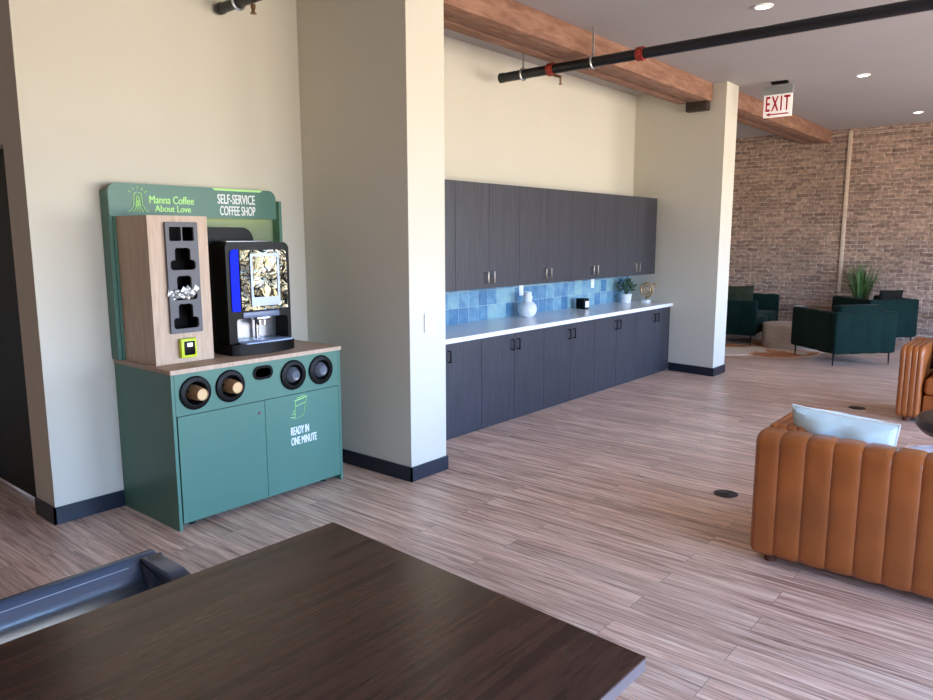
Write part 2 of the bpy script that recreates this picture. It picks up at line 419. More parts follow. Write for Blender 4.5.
def mat_glass():
    m = bpy.data.materials.new('window_glass'); m.use_nodes = True; t = m.node_tree; t.nodes.clear()
    o = N(t, 'ShaderNodeOutputMaterial'); a = N(t, 'ShaderNodeBsdfTransparent'); g = N(t, 'ShaderNodeBsdfGlossy', Roughness=.02)
    x = N(t, 'ShaderNodeMixShader', Fac=.06); t.links.new(a.outputs[0], x.inputs[1]); t.links.new(g.outputs[0], x.inputs[2]); t.links.new(x.outputs[0], o.inputs[0])
    return m
M['glass'] = mat_glass()
def mat_screen():
    m, t, p = nt('painted_reflection_glass')
    p.inputs['Metallic'].default_value = 1; p.inputs['Roughness'].default_value = .07
    n = N(t, 'ShaderNodeTexNoise', Scale=8.0, Detail=3.0, Distortion=.6); t.links.new(coords(t), n.inputs['Vector']); bump(t, p, n.outputs['Fac'], .3, .05)
    t.links.new(ramp(t, n.outputs['Fac'], [(.35, (.02, .02, .02)), (.5, (.09, .085, .06)), (.65, (.17, .165, .15))]), p.inputs['Base Color'])  # dark, grey and yellowish blotches painted in as a crumpled reflection
    return m
M['mirror'] = mat_screen()

# ------------------------------------------------------------------ the setting
CEIL = 3.49; BY = 4.57; FX0 = 1.632
def sbox(name, mat, *b, kind='structure', parent=None):
    return MB().box(*b).build(name, mat, parent, kind if parent is None else None, smooth=0)
fl = sbox('floor', M['floor'], -4, 14.1, -3.6, 8.2, -.1, 0)
sbox('ceiling', M['ceiling'], -4, 14.1, -3.8, 8.2, CEIL, CEIL+.12)
sbox('wall_back', M['wall'], FX0, 8.90, BY, BY+.15, 0, CEIL)
wl = MB()
wl.box(FX0, FX0+.2, BY+.15, 4.85, 0, CEIL); wl.box(FX0, FX0+.2, 4.85, 5.85, 2.235, CEIL); wl.box(FX0, FX0+.2, 5.85, 8.1, 0, CEIL)
wl.build('wall_hall', M['wall'], kind='structure', smooth=0)
sbox('wall_pier', M['wall'], 3.55, 3.918, 3.462, BY, 0, CEIL)
MB().prism([(8.746, 3.338), (9.12, 3.338), (9.12, 6.2), (8.90, 6.2), (8.90, BY)], 0, CEIL, lambda a, b_, h: Vector((a, b_, h))).build('wall_column', M['wall'], kind='structure', smooth=0)
sbox('wall_alcove', M['wall'], 9.12, 13.83, 6.05, 6.2, 0, CEIL)
sbox('wall_north', M['wall'], -4, FX0, 8.0, 8.2, 0, CEIL)
sbox('wall_west', M['brick'], -4.2, -4, -3.8, 8.2, 0, CEIL)  # out of view; brick put on it to dim light bounced onto left-facing sides
sbox('wall_right', M['brick'], 13.83, 14.1, -3.8, 6.2, 0, CEIL)
MB().box(13.80, 13.835, 3.105, 3.165, .76, 3.46, .006).build('trim_1', M['mortar'], kind='structure')
MB().box(13.80, 13.83, 2.66, 3.165, .70, .745, .006).build('trim_2', M['mortar'], kind='structure')
# front wall with tall windows
wy0, wy1 = -3.8, -3.6
wins = [(.4, 2.8), (3.4, 5.8), (6.4, 8.8), (10.0, 12.4)]
WZ0, WZ1 = .25, 2.85
f = MB(); f.box(-4, 14.1, wy0, wy1, 0, WZ0); f.box(-4, 14.1, wy0, wy1, WZ1, CEIL)
xs = [-4]+[v for w in wins for v in w]+[14.1]
for k in range(0, len(xs), 2): f.box(xs[k], xs[k+1], wy0, wy1, WZ0, WZ1)
f.build('wall_front', M['wall'], kind='structure', smooth=0)
for i, (a, b) in enumerate(wins):
    e = MB(); y0, y1 = -3.74, -3.68; q = .06
    e.box(a, a+q, y0, y1, WZ0, WZ1); e.box(b-q, b, y0, y1, WZ0, WZ1); e.box(a, b, y0, y1, WZ0, WZ0+q); e.box(a, b, y0, y1, WZ1-q, WZ1)
    e.box((a+b)/2-.03, (a+b)/2+.03, y0, y1, WZ0, WZ1); e.box(a, b, y0, y1, 2.1, 2.16)
    w = e.build('window_%d' % (i+1), M['frame'], kind='structure', smooth=0)
    MB().box(a, b, -3.715, -3.709, WZ0, WZ1).build('pane', M['glass'], w, smooth=0)
# door to the left, recessed in the hall wall
d = MB().box(1.72, 1.765, 4.88, 5.82, .01, 2.20).build('door_1', M['door'], kind='structure', smooth=0)
fr = MB(); fr.box(1.70, 1.80, 4.85, 4.88, 0, 2.235); fr.box(1.70, 1.80, 5.82, 5.85, 0, 2.235); fr.box(1.70, 1.80, 4.88, 5.82, 2.20, 2.235)
fr.build('door_frame', M['door'], d, smooth=0)
MB().cyl((1.72, 5.74, 1.0), (1.66, 5.74, 1.0), .012).cyl((1.665, 5.745, 1.0), (1.665, 5.62, 1.0), .01).build('door_handle', M['steel'], d)

# baseboards
bh, bt = .104, .012
sbox('baseboard_back', M['base'], FX0-bt, 2.045, BY-bt, BY, 0, bh)
sbox('baseboard_kiosk', M['base'], 3.285, 3.55, BY-bt, BY, 0, bh)
sbox('baseboard_hall', M['base'], FX0-bt, FX0, BY-bt, 4.85, 0, bh)
b = MB(); b.box(3.55-bt, 3.55, 3.462-bt, BY-bt, 0, bh); b.box(3.55-bt, 3.918+bt, 3.462-bt, 3.462, 0, bh); b.box(3.918, 3.918+bt, 3.462, 3.93, 0, bh)
b.build('baseboard_pier', M['base'], kind='structure', smooth=0)
b = MB(); b.prism([(8.746-bt, 3.338-bt), (8.748, 3.338-bt), (8.826, 3.95), (8.812, 3.95)], 0, bh, lambda a, b_, h: Vector((a, b_, h))); b.box(8.746-bt, 9.12+bt, 3.338-bt, 3.338, 0, bh); b.box(9.12, 9.12+bt, 3.338, 6.05, 0, bh)
b.build('baseboard_column', M['base'], kind='structure', smooth=0)

# ------------------------------------------------------------------ timber beams
def beam(label, x0, x1, plate, dy=0):
    t = thing('ceiling_beam', label, 'beam', ((x0+x1)/2, 3.71, 3.285), 0, None)
    MB().box(x0, x1, 3.50, 3.745, 3.285, CEIL, .008).build('front_timber', M['beam'], t)
    MB().box(x0, x1, 3.782, 3.93, 3.292, CEIL, .008).build('rear_timber', M['beam'], t)
    t.location.y += dy; W[t.name] = Matrix.Translation(t.location)
    if plate: MB().box(x1-.10, x1, 3.53, 3.79, 3.18, 3.283, .004).build('bearing_plate', M['bracket'], t)
    return t
beam('long rough timber beam running over the dark wall cabinets', 3.918, 8.746, True)
beam('short rough timber beam ending at the brick wall, behind the exit sign', 9.12, 13.83, False, -.06)

# ------------------------------------------------------------------ pipes
def pipe(label, x, yend, coup, hang, spr, pr=.043):
    t = thing('sprinkler_pipe', label, 'pipe', (x, 0, 3.155))
    MB().cyl((x, yend, 3.2), (x, -3.5, 3.2), pr, seg=24).build('pipe_run', M['pipe'], t)
    MB().cyl((x, yend+.004, 3.2), (x, yend-.03, 3.2), pr+.004, seg=24).build('end_cap', M['pipe'], t)
    for y in coup:
        c = MB().cyl((x, y-.03, 3.2), (x, y+.03, 3.2), .056, seg=24).box(x-.075, x-.05, y-.02, y+.02, 3.18, 3.22, .004).box(x+.05, x+.075, y-.02, y+.02, 3.18, 3.22, .004).build('coupling', M['red'], t)
    for y in hang:
        pts = [(x+(pr+.009)*math.cos(a), y, 3.2+(pr+.009)*math.sin(a)) for a in [math.radians(90+360*k/20) for k in range(20)]]
        h = MB().tube(pts, .010, 6, closed=True).cyl((x, y, 3.25), (x, y, CEIL), .009, seg=8).build('hanger', M['galv'], t)
    for y in spr:
        s = MB().cyl((x, y, 3.165), (x, y, 3.14), .014, seg=12).cyl((x, y, 3.145), (x+.03, y-.05, 3.13), .012, seg=12).cyl((x+.03, y-.05, 3.14), (x+.03, y-.05, 3.07), .011, .007, seg=12).cyl((x+.03, y-.05, 3.068), (x+.03, y-.05, 3.064), .02, seg=16)
        s.build('sprinkler_head', M['brass'], t)
pipe('long black ceiling pipe with red couplings crossing under the timber beam', 5.8, 4.40, (2.95, 3.83, -1.0), (4.14, 3.40, 0.0), (3.80,))
pipe('short visible end of black pipe near the ceiling above the coffee kiosk', 2.895, 4.535, (), (4.32, .5), (), .034)
sp = [o for o in bpy.data.objects if o.name.startswith('sprinkler_pipe')][-1]
x, y = 2.9, 4.17
MB().cyl((x, y, 3.16), (x, y, 3.135), .016, seg=12).cyl((x, y, 3.14), (x, y, 3.11), .011, seg=12).cyl((x, y, 3.108), (x, y, 3.103), .02, seg=16).build('sprinkler_head', M['brass'], sp)

# ------------------------------------------------------------------ recessed lights
def downlight(x, y, label):
    t = thing('recessed_light', label, 'ceiling light', (x, y, CEIL-.012), 0, 'recessed ceiling lights')
    m = Matrix.Translation((x, y, CEIL-.012))
    MB().lathe([(.052, .012), (.052, .003), (.056, 0), (.075, .004), (.078, .012)], m).build('trim_ring', M['white_text'], t)
    MB().lathe([(0, .006), (.051, .006), (.051, .012)], m).build('diffuser', M['lamp'], t)
    return t
downlight(6.152, 2.095, 'round recessed ceiling light nearest the camera, above the black pipe')
downlight(9.405, 2.056, 'round recessed ceiling light right of the exit sign')
downlight(12.648, 2.002, 'round recessed ceiling light closest to the brick wall')
for x, y in ((6.152, 2.095), (9.405, 2.056), (12.648, 2.002), (2.9, 2.13)):
    l = bpy.data.lights.new('downlight_lamp', 'SPOT'); l.energy = 14; l.color = (1, .86, .68); l.spot_size = math.radians(120); l.spot_blend = .8; l.shadow_soft_size = .05
    o = bpy.data.objects.new('downlight_lamp', l); COL.objects.link(o); o.location = (x, y, CEIL-.02)

# ------------------------------------------------------------------ exit sign
ex = 9.15
t = thing('exit_sign', 'white EXIT sign with red letters and left arrow hung from the ceiling', 'exit sign', (ex, 2.89, 3.1))
MB().box(ex-.035, ex+.035, 2.80, 2.98, CEIL-.03, CEIL, .005).build('ceiling_canopy', M['black'], t)
MB().box(ex-.03, ex+.03, 2.735, 3.065, 3.345, 3.445, .004).build('housing', M['exit_grey'], t)
pn = MB().box(ex-.008, ex+.008, 2.738, 3.06, 3.09, 3.345, .002).build('sign_panel', M['exit_white'], t)
text('lettering', 'EXIT', 3.032, 2.765, 3.16, 3.325, ex-.009, M['exit_red'], pn, fat=.03, space=1.3, face='-x')
ar = MB(); fx = lambda a, b, h: Vector((ex-.009-h, a, b))
ar.prism([(2.772, 3.116), (2.772, 3.13), (2.985, 3.13), (2.985, 3.144), (3.03, 3.123), (2.985, 3.102), (2.985, 3.116)], 0, .0015, fx)
ar.build('arrow', M['exit_red'], pn, smooth=0)

for o_ in [t]: o_.location.z -= .0; o_.location.y -= .02
# ------------------------------------------------------------------ coffee kiosk
KX0, KX1, KY, KB = 2.045, 3.285, 3.885, BY-.002
fy = lambda a, b, h: Vector((a, h, b))           # shapes in the x-z plane, depth along y
k = thing('coffee_kiosk', 'green self-service coffee kiosk with oak counter and printed header', 'coffee kiosk', ((KX0+KX1)/2, (KY+KB)/2, 0))
c = MB(); c.box(KX0, KX0+.02, KY, KB, .0, .93, .001); c.box(KX1-.02, KX1, KY, KB, .0, .93, .001); c.box(KX0+.02, KX1-.02, KY+.02, KB, .045, .065); c.box(KX0+.02, KX1-.02, KB-.02, KB, .06, .93)
c.build('cabinet_body', M['green'], k, smooth=0)
circ = lambda cx, cz, r, n=32: [(cx+r*math.cos(2*PI*i/n), cz+r*math.sin(2*PI*i/n)) for i in range(n)]
stad = lambda cx, cz, w, h, n=10: rr(cx-w/2, cx+w/2, cz-h/2, cz+h/2, h/2-.001, n)
discs = [(2.19, .808), (2.42, .812), (2.885, .812), (3.112, .815)]
MB().prism([(KX0+.022, .684), (KX1-.022, .684), (KX1-.022, .929), (KX0+.022, .929)], KY, KY+.016, fy, [circ(x, z, .075) for x, z in discs]+[stad(2.655, .862, .118, .06)]).build('fascia', M['green'], k, smooth=0)
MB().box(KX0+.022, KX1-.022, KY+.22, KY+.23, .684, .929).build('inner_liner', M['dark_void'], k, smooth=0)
for i, (x, z) in enumerate(discs):
    m = Matrix.Translation((x, KY, z)) @ Matrix.Rotation(PI/2, 4, 'X')     # local Z -> -y
    r = MB().lathe([(.074, -.03), (.098, 0), (.1, .006), (.096, .014), (.082, .02), (.07, .02), (.063, .012), (.060, -.02), (.055, -.1), (0, -.1)], m, 40).build('dispenser_ring', M['black'], k)
    if i < 2:
        for a in range(5):
            an = PI/2+2*PI*a/5
            MB().box(x+.045*math.cos(an)-.006, x+.045*math.cos(an)+.006, KY-.006, KY+.004, z+.045*math.sin(an)-.006, z+.045*math.sin(an)+.006, .002).build('grip', M['black'], r)
MB().prism(stad(2.655, .862, .145, .088), KY-.008, KY+.012, fy, [stad(2.655, .862, .112, .055)]).build('waste_slot_rim', M['black_gloss'], k)
MB().prism([(KX0+.028, .04), (2.657, .04), (2.657, .680), (KX0+.028, .680)], KY-.001, KY+.017, fy).build('door', M['green'], k, smooth=0)
dl = [o for o in k.children if o.name.startswith('door')][0]
MB().cyl((2.617, KY-.004, .607), (2.617, KY+.01, .607), .011, seg=20).cyl((2.617, KY-.0045, .607), (2.617, KY+.0, .607), .004, seg=8).build('lock', M['screw'], dl)
dr = MB().prism([(2.661, .04), (KX1-.024, .04), (KX1-.024, .680), (2.661, .680)], KY-.001, KY+.017, fy).build('door', M['green'], k, smooth=0)
text('lettering', 'READY IN', 2.852, 2.998, .408, .462, KY-.001, M['white_text'], dr, fat=.028)
text('lettering', 'ONE MINUTE', 2.852, 3.06, .338, .392, KY-.001, M['white_text'], dr, fat=.028)
# line-drawn cup
g = MB(); Y = KY-.003
def line(pts, r=.0022): g.tube([(a, Y, b) for a, b in pts], r, 5)
line([(2.895, .635), (2.985, .650), (2.955, .53), (2.885, .515), (2.895, .635)])
line([(2.885, .636), (2.995, .656)]); line([(2.905, .652), (2.975, .664)]); line([(2.895, .60), (2.977, .615)])
line([(2.862, .545), (2.885, .552)]); line([(2.85, .53), (2.885, .525)]); line([(2.87, .565), (2.888, .575)])
g.build('cup_drawing', M['lime_text'], dr)
for x in (KX0+.12, KX1-.12):
    for y in (KY+.08, KB-.08): MB().cyl((x, y, 0), (x, y, .046), .022, seg=14).build('foot', M['black'], k)
MB().box(KX0-.004, KX1+.006, KY-.006, KB, .931, .957, .002).build('countertop', M['wood_counter'], k)
MB().box(KX0-.004, KX1+.006, KY-.009, KY-.0062, .931, .957).build('countertop_edge', M['wood_light'], k, smooth=0)
# back unit
MB().box(KX0-.012, KX0+.012, 4.475, KB, .957, 1.985, .002).build('side_board', M['green'], k, smooth=0)
MB().box(KX1-.03, KX1-.006, 4.475, KB, .957, 1.96, .002).build('side_board', M['green'], k, smooth=0)
MB().box(KX0+.012, KX1-.03, KB-.012, KB, .957, 1.96).build('back_panel', M['green_dark'], k, smooth=0)
MB().box(KX0+.012, KX0+.052, 4.468, 4.485, .957, 1.83).build('front_stile', M['green'], k, smooth=0)
hd = MB().prism(rr(2.03, 3.215, 1.830, 2.028, (.006, .06, .06, .006), 8), 4.452, 4.485, fy).build('header', M['green'], k)
HY = 4.452
text('lettering', 'Manna Coffee', 2.282, 2.578, 1.912, 1.960, HY, M['lime_text'], hd, fat=.028)
text('lettering', 'About Love', 2.315, 2.555, 1.862, 1.902, HY, M['lime_text'], hd, fat=.028)
text('lettering', 'SELF-SERVICE', 2.752, 3.040, 1.926, 1.989, HY, M['white_text'], hd, fat=.028)
text('lettering', 'COFFEE SHOP', 2.766, 3.040, 1.850, 1.912, HY, M['white_text'], hd, fat=.028)
MB().prism([(2.715, 2.027), (2.735, 2.012), (3.085, 2.012), (3.105, 2.027)], HY-.002, HY+.01, fy).build('accent_strip', M['lime_text'], hd, smooth=0)
# emblem: two arching stems with rays
g = MB(); Y = HY-.002; cx = 2.208
for s in (-1, 1):
    line([(cx+s*.004, 1.975), (cx+s*.022, 1.968), (cx+s*.026, 1.94), (cx+s*.028, 1.90), (cx+s*.045, 1.868), (cx+s*.066, 1.858)], .0028)
    line([(cx+s*.006, 1.955), (cx+s*.01, 1.92), (cx+s*.014, 1.885), (cx+s*.03, 1.858)], .0028)
    line([(cx+s*.004, 1.93), (cx+s*.002, 1.895), (cx+s*.008, 1.865), (cx+s*.01, 1.855)], .0022)
    line([(cx+s*.022, 1.990), (cx+s*.034, 2.003)], .0028); line([(cx+s*.042, 1.975), (cx+s*.058, 1.984)], .0028)
line([(cx-.012, 1.915), (cx+.012, 1.925)], .0028); line([(cx-.016, 1.895), (cx+.014, 1.905)], .0028)
line([(cx, 1.997), (cx, 2.014)], .0028)
g.build('emblem', M['lime_text'], hd)
MB().box(2.50, 3.2, 4.495, 4.525, 1.85, 1.862).build('led_strip', M['led_warm'], k, smooth=0)
# wooden tower with organiser
TX0, TX1, TY = 2.072, 2.447, 4.09
tw = MB(); tw.prism([(TX0, .957), (TX1, .957), (TX1, 1.829), (TX0, 1.829)], TY, TY+.016, fy, [rr(2.180, 2.360, 1.148, 1.782, .002, 1)])
tw.box(TX0, TX0+.016, TY+.016, 4.466, .957, 1.829); tw.box(TX1-.016, TX1, TY+.016, 4.466, .957, 1.829); tw.box(TX0+.016, TX1-.016, TY+.016, 4.466, 1.818, 1.829)
tw = tw.build('condiment_tower', M['wood_light'], k, smooth=0)
def stepped(z0, z1, w0, w1, cx=2.267):   # narrow on top, wide below
    r = .012; zm = z0+(z1-z0)*.45
    return [(cx-w1/2, z0+r), (cx-w1/2+r, z0), (cx+w1/2-r, z0), (cx+w1/2, z0+r), (cx+w1/2, zm-r), (cx+w1/2-r, zm), (cx+w0/2, zm), (cx+w0/2, z1-r), (cx+w0/2-r, z1), (cx-w0/2+r, z1), (cx-w0/2, z1-r), (cx-w0/2, zm), (cx-w1/2+r, zm), (cx-w1/2, zm-r)]
holes = [rr(2.190, 2.263, 1.682, 1.764, .008, 3), rr(2.271, 2.344, 1.682, 1.764, .008, 3), stepped(1.512, 1.642, .098, .158), stepped(1.335, 1.478, .092, .158), stepped(1.165, 1.312, .092, .160)]
MB().prism(rr(2.168, 2.370, 1.138, 1.792, .006, 2), TY-.022, TY-.002, fy, holes).build('organiser_frame', M['grey_plastic'], tw, smooth=0)
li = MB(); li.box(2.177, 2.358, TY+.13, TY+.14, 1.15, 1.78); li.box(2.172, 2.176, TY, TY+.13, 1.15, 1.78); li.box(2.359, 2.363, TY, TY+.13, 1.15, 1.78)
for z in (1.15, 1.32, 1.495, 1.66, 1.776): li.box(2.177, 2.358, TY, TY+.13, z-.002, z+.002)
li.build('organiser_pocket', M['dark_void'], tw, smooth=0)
cr = MB().box(2.216, 2.318, TY-.035, TY-.001, .988, 1.105, .008).build('card_reader', M['lime'], tw)
MB().box(2.235, 2.302, TY-.039, TY-.034, 1.005, 1.088, .004).build('reader_face', M['black_gloss'], tw)
MB().box(2.252, 2.285, TY-.042, TY-.039, 1.055, 1.078).build('reader_display', M['lcd'], tw, smooth=0)
# packets in the organiser
rnd = random.Random(3)
for i in range(8):
    cx_, cz_ = 2.20+.017*i+rnd.uniform(-.006, .006), 1.365+rnd.uniform(-.008, .02)
    m = Matrix.Translation((cx_, TY-.012+rnd.uniform(-.012, .01), cz_)) @ Matrix.Rotation(rnd.uniform(-1.2, 1.2), 4, 'Y') @ Matrix.Rotation(rnd.uniform(-.3, .3), 4, 'Z')
    o = MB().pillow(.075, .042, .012, m, 8, .03, .003).build('condiment_packet', M['foil'])
    tag(o, 'crumpled silver condiment packet in third pocket of the wooden tower', 'packet', 'silver packets in the organiser')

# paper cups and lids in the kiosk fascia
for i, (x, z) in enumerate(discs[:2]):
    lab = ('brown paper cup sticking out of the leftmost round dispenser', 'brown paper cup sticking out of the second round dispenser from the left')[i]
    t = thing('paper_cup', lab, 'paper cup', (x, KY, z-.04), 0, 'paper cups in the kiosk dispensers')
    d = Vector((.0, -1, .0)); m = Matrix.Translation((x, KY, z)) @ Matrix.Rotation(PI/2, 4, 'X')
    MB().lathe([(.046, -.06), (.0425, .02), (.0365, .078), (.0355, .083), (.032, .083), (.032, .077)], m, 28).build('cup_wall', M['cup'], t)
    MB().lathe([(0, .077), (.0318, .077), (.0318, .0795), (0, .0795)], m, 28).build('cup_bottom', M['cup_base'], t)
for i, (x, z) in enumerate(discs[2:]):
    lab = ('clear plastic lid in the third round dispenser from the left', 'clear plastic lid in the rightmost round dispenser')[i]
    m = Matrix.Translation((x, KY, z)) @ Matrix.Rotation(PI/2, 4, 'X')
    o = MB().lathe([(.052, -.015), (.054, -.005), (.05, .006), (.042, .018), (.036, .03), (.030, .036), (.016, .034), (.0, .034)], m, 28).build('cup_lid', M['lid'])
    tag(o, lab, 'cup lid', 'clear lids in the kiosk dispensers')

# ------------------------------------------------------------------ coffee machine
t = thing('coffee_machine', 'black bean-to-cup coffee machine with blue side strip on the kiosk counter', 'coffee machine', (2.83, 4.25, .957))
MX0, MX1 = 2.585, 3.062
Z0 = .958
MB().box(MX0+.004, MX1-.004, 4.236, 4.462, Z0, 1.655, .006).build('body', M['machine_side'], t)
MB().prism(rr(MX0, MX1, Z0+.07, 1.672, (.01, .045, .03, .01), 6), 4.085, 4.234, fy, [rr(2.645, 3.035, 1.032, 1.186, .02, 4)]).build('front_shell', M['black_gloss'], t)
b = MB(); b.prism([(MX0+.0, 4.234), (MX1, 4.234), (MX1, 4.06)]+[(MX1-.03-(MX1-MX0-.06)*u, 4.04-.045*math.sin(PI*u)) for u in [q/10 for q in range(11)]]+[(MX0, 4.06)], Z0, Z0+.068, lambda a, b_, h: Vector((a, b_, h)))
b.build('base', M['black'], t)
MB().box(2.66, 3.02, 4.01, 4.225, Z0+.069, Z0+.078, .003).build('drip_tray', M['tray'], t)
MB().box(2.645, 3.035, 4.225, 4.233, 1.032, 1.186).build('splash_panel', M['steel'], t, smooth=0)
nz = MB(); nz.cyl((2.84, 4.13, 1.186), (2.84, 4.13, 1.13), .016); nz.cyl((2.875, 4.13, 1.186), (2.875, 4.13, 1.13), .016); nz.box(2.80, 2.915, 4.09, 4.17, 1.165, 1.19, .006); nz.cyl((2.858, 4.19, 1.17), (2.858, 4.19, 1.04), .012)
nz.build('nozzle', M['screw'], t)
MB().prism(rr(2.612, 2.672, 1.235, 1.628, (.004, .004, .03, .01), 5), 4.078, 4.086, fy).build('side_strip', M['blue_gloss'], t)
MB().prism(rr(2.682, 3.036, 1.236, 1.622, (.01, .03, .01, .01), 4), 4.078, 4.086, fy).build('mirror_panel', M['mirror'], t)
ts = MB().prism(rr(2.752, 2.972, 1.262, 1.60, .012, 4), 4.071, 4.079, fy, [rr(2.768, 2.956, 1.318, 1.582, .012, 4)]).build('display_frame', M['tray'], t)
MB().prism(rr(2.768, 2.956, 1.318, 1.582, .012, 4), 4.075, 4.079, fy).build('touch_screen', M['mirror'], t)
MB().box(2.69, 2.965, 4.077, 4.086, 1.188, 1.226, .004).build('label_band', M['label'], t)
MB().prism(rr(MX0-.02, 2.905, 1.656, 1.768, (.004, .085, .02, .004), 7), 4.25, 4.44, fy).build('bean_hopper', M['black'], t)
MB().box(MX0+.03, 2.96, 4.12, 4.22, 1.672, 1.682, .003).build('top_lid', M['steel'], t)
MB().cyl((MX0-.002, 4.30, 1.5), (MX0+.006, 4.30, 1.5), .008, seg=12).build('side_screw', M['screw'], t)
t.location.x -= .026; W[t.name] = Matrix.Translation(t.location)

# ------------------------------------------------------------------ cabinets
def handle(x, y, z0, z1, mat, parent):
    h = MB(); h.box(x-.006, x+.006, y-.036, y-.024, z0, z1, .002); h.box(x-.005, x+.005, y-.026, y, z0, z0+.010, .001); h.box(x-.005, x+.005, y-.026, y, z1-.010, z1, .001)
    return h.build('handle', mat, parent)
LF, UF, CT = 3.955, 4.165, .872
def base_cab(x0, xm, x1, label, rdoor=True):
    t = thing('base_cabinet', label, 'cabinet', ((x0+x1)/2, 4.25, 0), 0, 'base cabinets')
    MB().box(x0+.001, x1-.001, LF+.02, BY-.002, .0, CT-.041).build('carcass', M['cab'], t, smooth=0)
    g = .0022
    for a, b_, hx in ((x0, xm, xm-.045), (xm, x1, xm+.045)):
        if b_-a < .02: continue
        d = MB().box(a+g, b_-g, LF, LF+.019, .03, CT-.043, .001).build('door', M['cab'], t, smooth=0)
        handle(hx, LF, .668, .772, M['handle_dark'], d)
base_cab(3.965, 4.465, 4.954, 'charcoal base cabinet at the left end, partly hidden by the near pier')
base_cab(4.954, 5.445, 5.935, 'charcoal base cabinet second from the left, under the white vase')
base_cab(5.935, 6.425, 6.915, 'charcoal base cabinet in the middle of the run')
base_cab(6.915, 7.41, 7.90, 'charcoal base cabinet second from the right, under the black candle')
base_cab(7.90, 8.39, 8.818, 'charcoal base cabinet at the right end, beside the far column')
def wall_cab(x0, xm, x1, label):
    t = thing('wall_cabinet', label, 'cabinet', ((x0+x1)/2, 4.36, 1.24), 0, 'wall cabinets')
    MB().box(x0+.001, x1-.001, UF+.02, BY-.002, 1.24, 2.185).build('carcass', M['cab'], t, smooth=0)
    g = .0022
    for a, b_, hx in ((x0, xm, xm-.045), (xm, x1, xm+.045)):
        d = MB().box(a+g, b_-g, UF, UF+.019, 1.237, 2.184, .001).build('door', M['cab'], t, smooth=0)
        handle(hx, UF, 1.285, 1.39, M['nickel'], d)
wall_cab(3.955, 4.375, 4.85, 'charcoal wall cabinet at the left end, mostly hidden by the near pier')
wall_cab(4.85, 5.325, 5.80, 'charcoal wall cabinet second from the left')
wall_cab(5.80, 6.28, 6.755, 'charcoal wall cabinet in the middle of the upper row')
wall_cab(6.755, 7.23, 7.76, 'charcoal wall cabinet second from the right')
wall_cab(7.76, 8.25, 8.775, 'charcoal wall cabinet at the right end, above the leafy plant')
o = MB().prism([(3.93, LF-.03), (8.818, LF-.03), (8.893, BY-.016), (3.93, BY-.016)], CT-.04, CT, lambda a, b_, h: Vector((a, b_, h))).build('worktop', M['counter']); tag(o, 'long white quartz worktop over the charcoal base cabinets', 'worktop')
o = MB().box(3.93, 8.893, BY-.014, BY-.001, CT+.001, 1.236).build('tiled_backsplash', M['tiles'], smooth=0); tag(o, 'glossy blue tile backsplash between the worktop and the wall cabinets', 'backsplash')
for x, lab in ((6.38, 'white power outlet on the blue tiles, left one, behind the vase'), (7.88, 'white power outlet on the blue tiles, right one, near the candle')):
    t = thing('power_outlet', lab, 'outlet', (x, BY-.02, 1.06), 0, 'outlets on the blue tiles')
    MB().box(x-.038, x+.038, BY-.020, BY-.0145, 1.085, 1.205, .003).build('cover_plate', M['plate'], t)
    MB().box(x-.018, x+.018, BY-.023, BY-.020, 1.11, 1.18, .002).build('socket', M['white_text'], t)
t = thing('light_switch', 'white rocker light switch on the near pier', 'light switch', (3.735, 3.455, 1.05))
MB().box(3.692, 3.782, 3.448, 3.4615, 1.045, 1.178, .003).build('cover_plate', M['plate'], t)
MB().box(3.718, 3.756, 3.443, 3.448, 1.072, 1.150, .002).build('rocker', M['white_text'], t)

# ------------------------------------------------------------------ things on the worktop
vx, vy = 6.28, 4.40
o = MB().lathe([(0, 0), (.045, 0), (.075, .018), (.096, .055), (.10, .09), (.092, .125), (.066, .155), (.044, .168), (.044, .178), (.052, .195), (.052, .215), (.044, .23), (.042, .255), (.046, .268), (.038, .268), (.034, .2), (0, .19)], Matrix.Translation((vx, vy, CT)), 36).build('bubble_vase', M['vase'])
tag(o, 'white round-bellied vase with stacked neck on the worktop', 'vase')
cx, cy = 7.43, 4.42
t = thing('black_candle', 'square black candle holder with white label on the worktop', 'candle', (cx, cy, CT))
MB().box(cx-.06, cx+.06, cy-.055, cy+.055, CT, CT+.125, .008).build('holder', M['black_gloss'], t)
MB().box(cx-.03, cx+.05, cy-.0575, cy-.0545, CT+.018, CT+.092, .0).build('label', M['plate'], t)
px, py = 8.46, 4.40
t = thing('potted_plant', 'small leafy green plant in a white pot on the worktop', 'plant', (px, py, CT))
MB().lathe([(0, 0), (.062, 0), (.074, .115), (.068, .115), (.062, .1), (0, .1)], Matrix.Translation((px, py, CT))).build('pot', M['pot'], t)
MB().cyl((px, py, CT+.095), (px, py, CT+.106), .062).build('soil', M['soil'], t)
lf = MB(); st = MB(); rnd = random.Random(11)
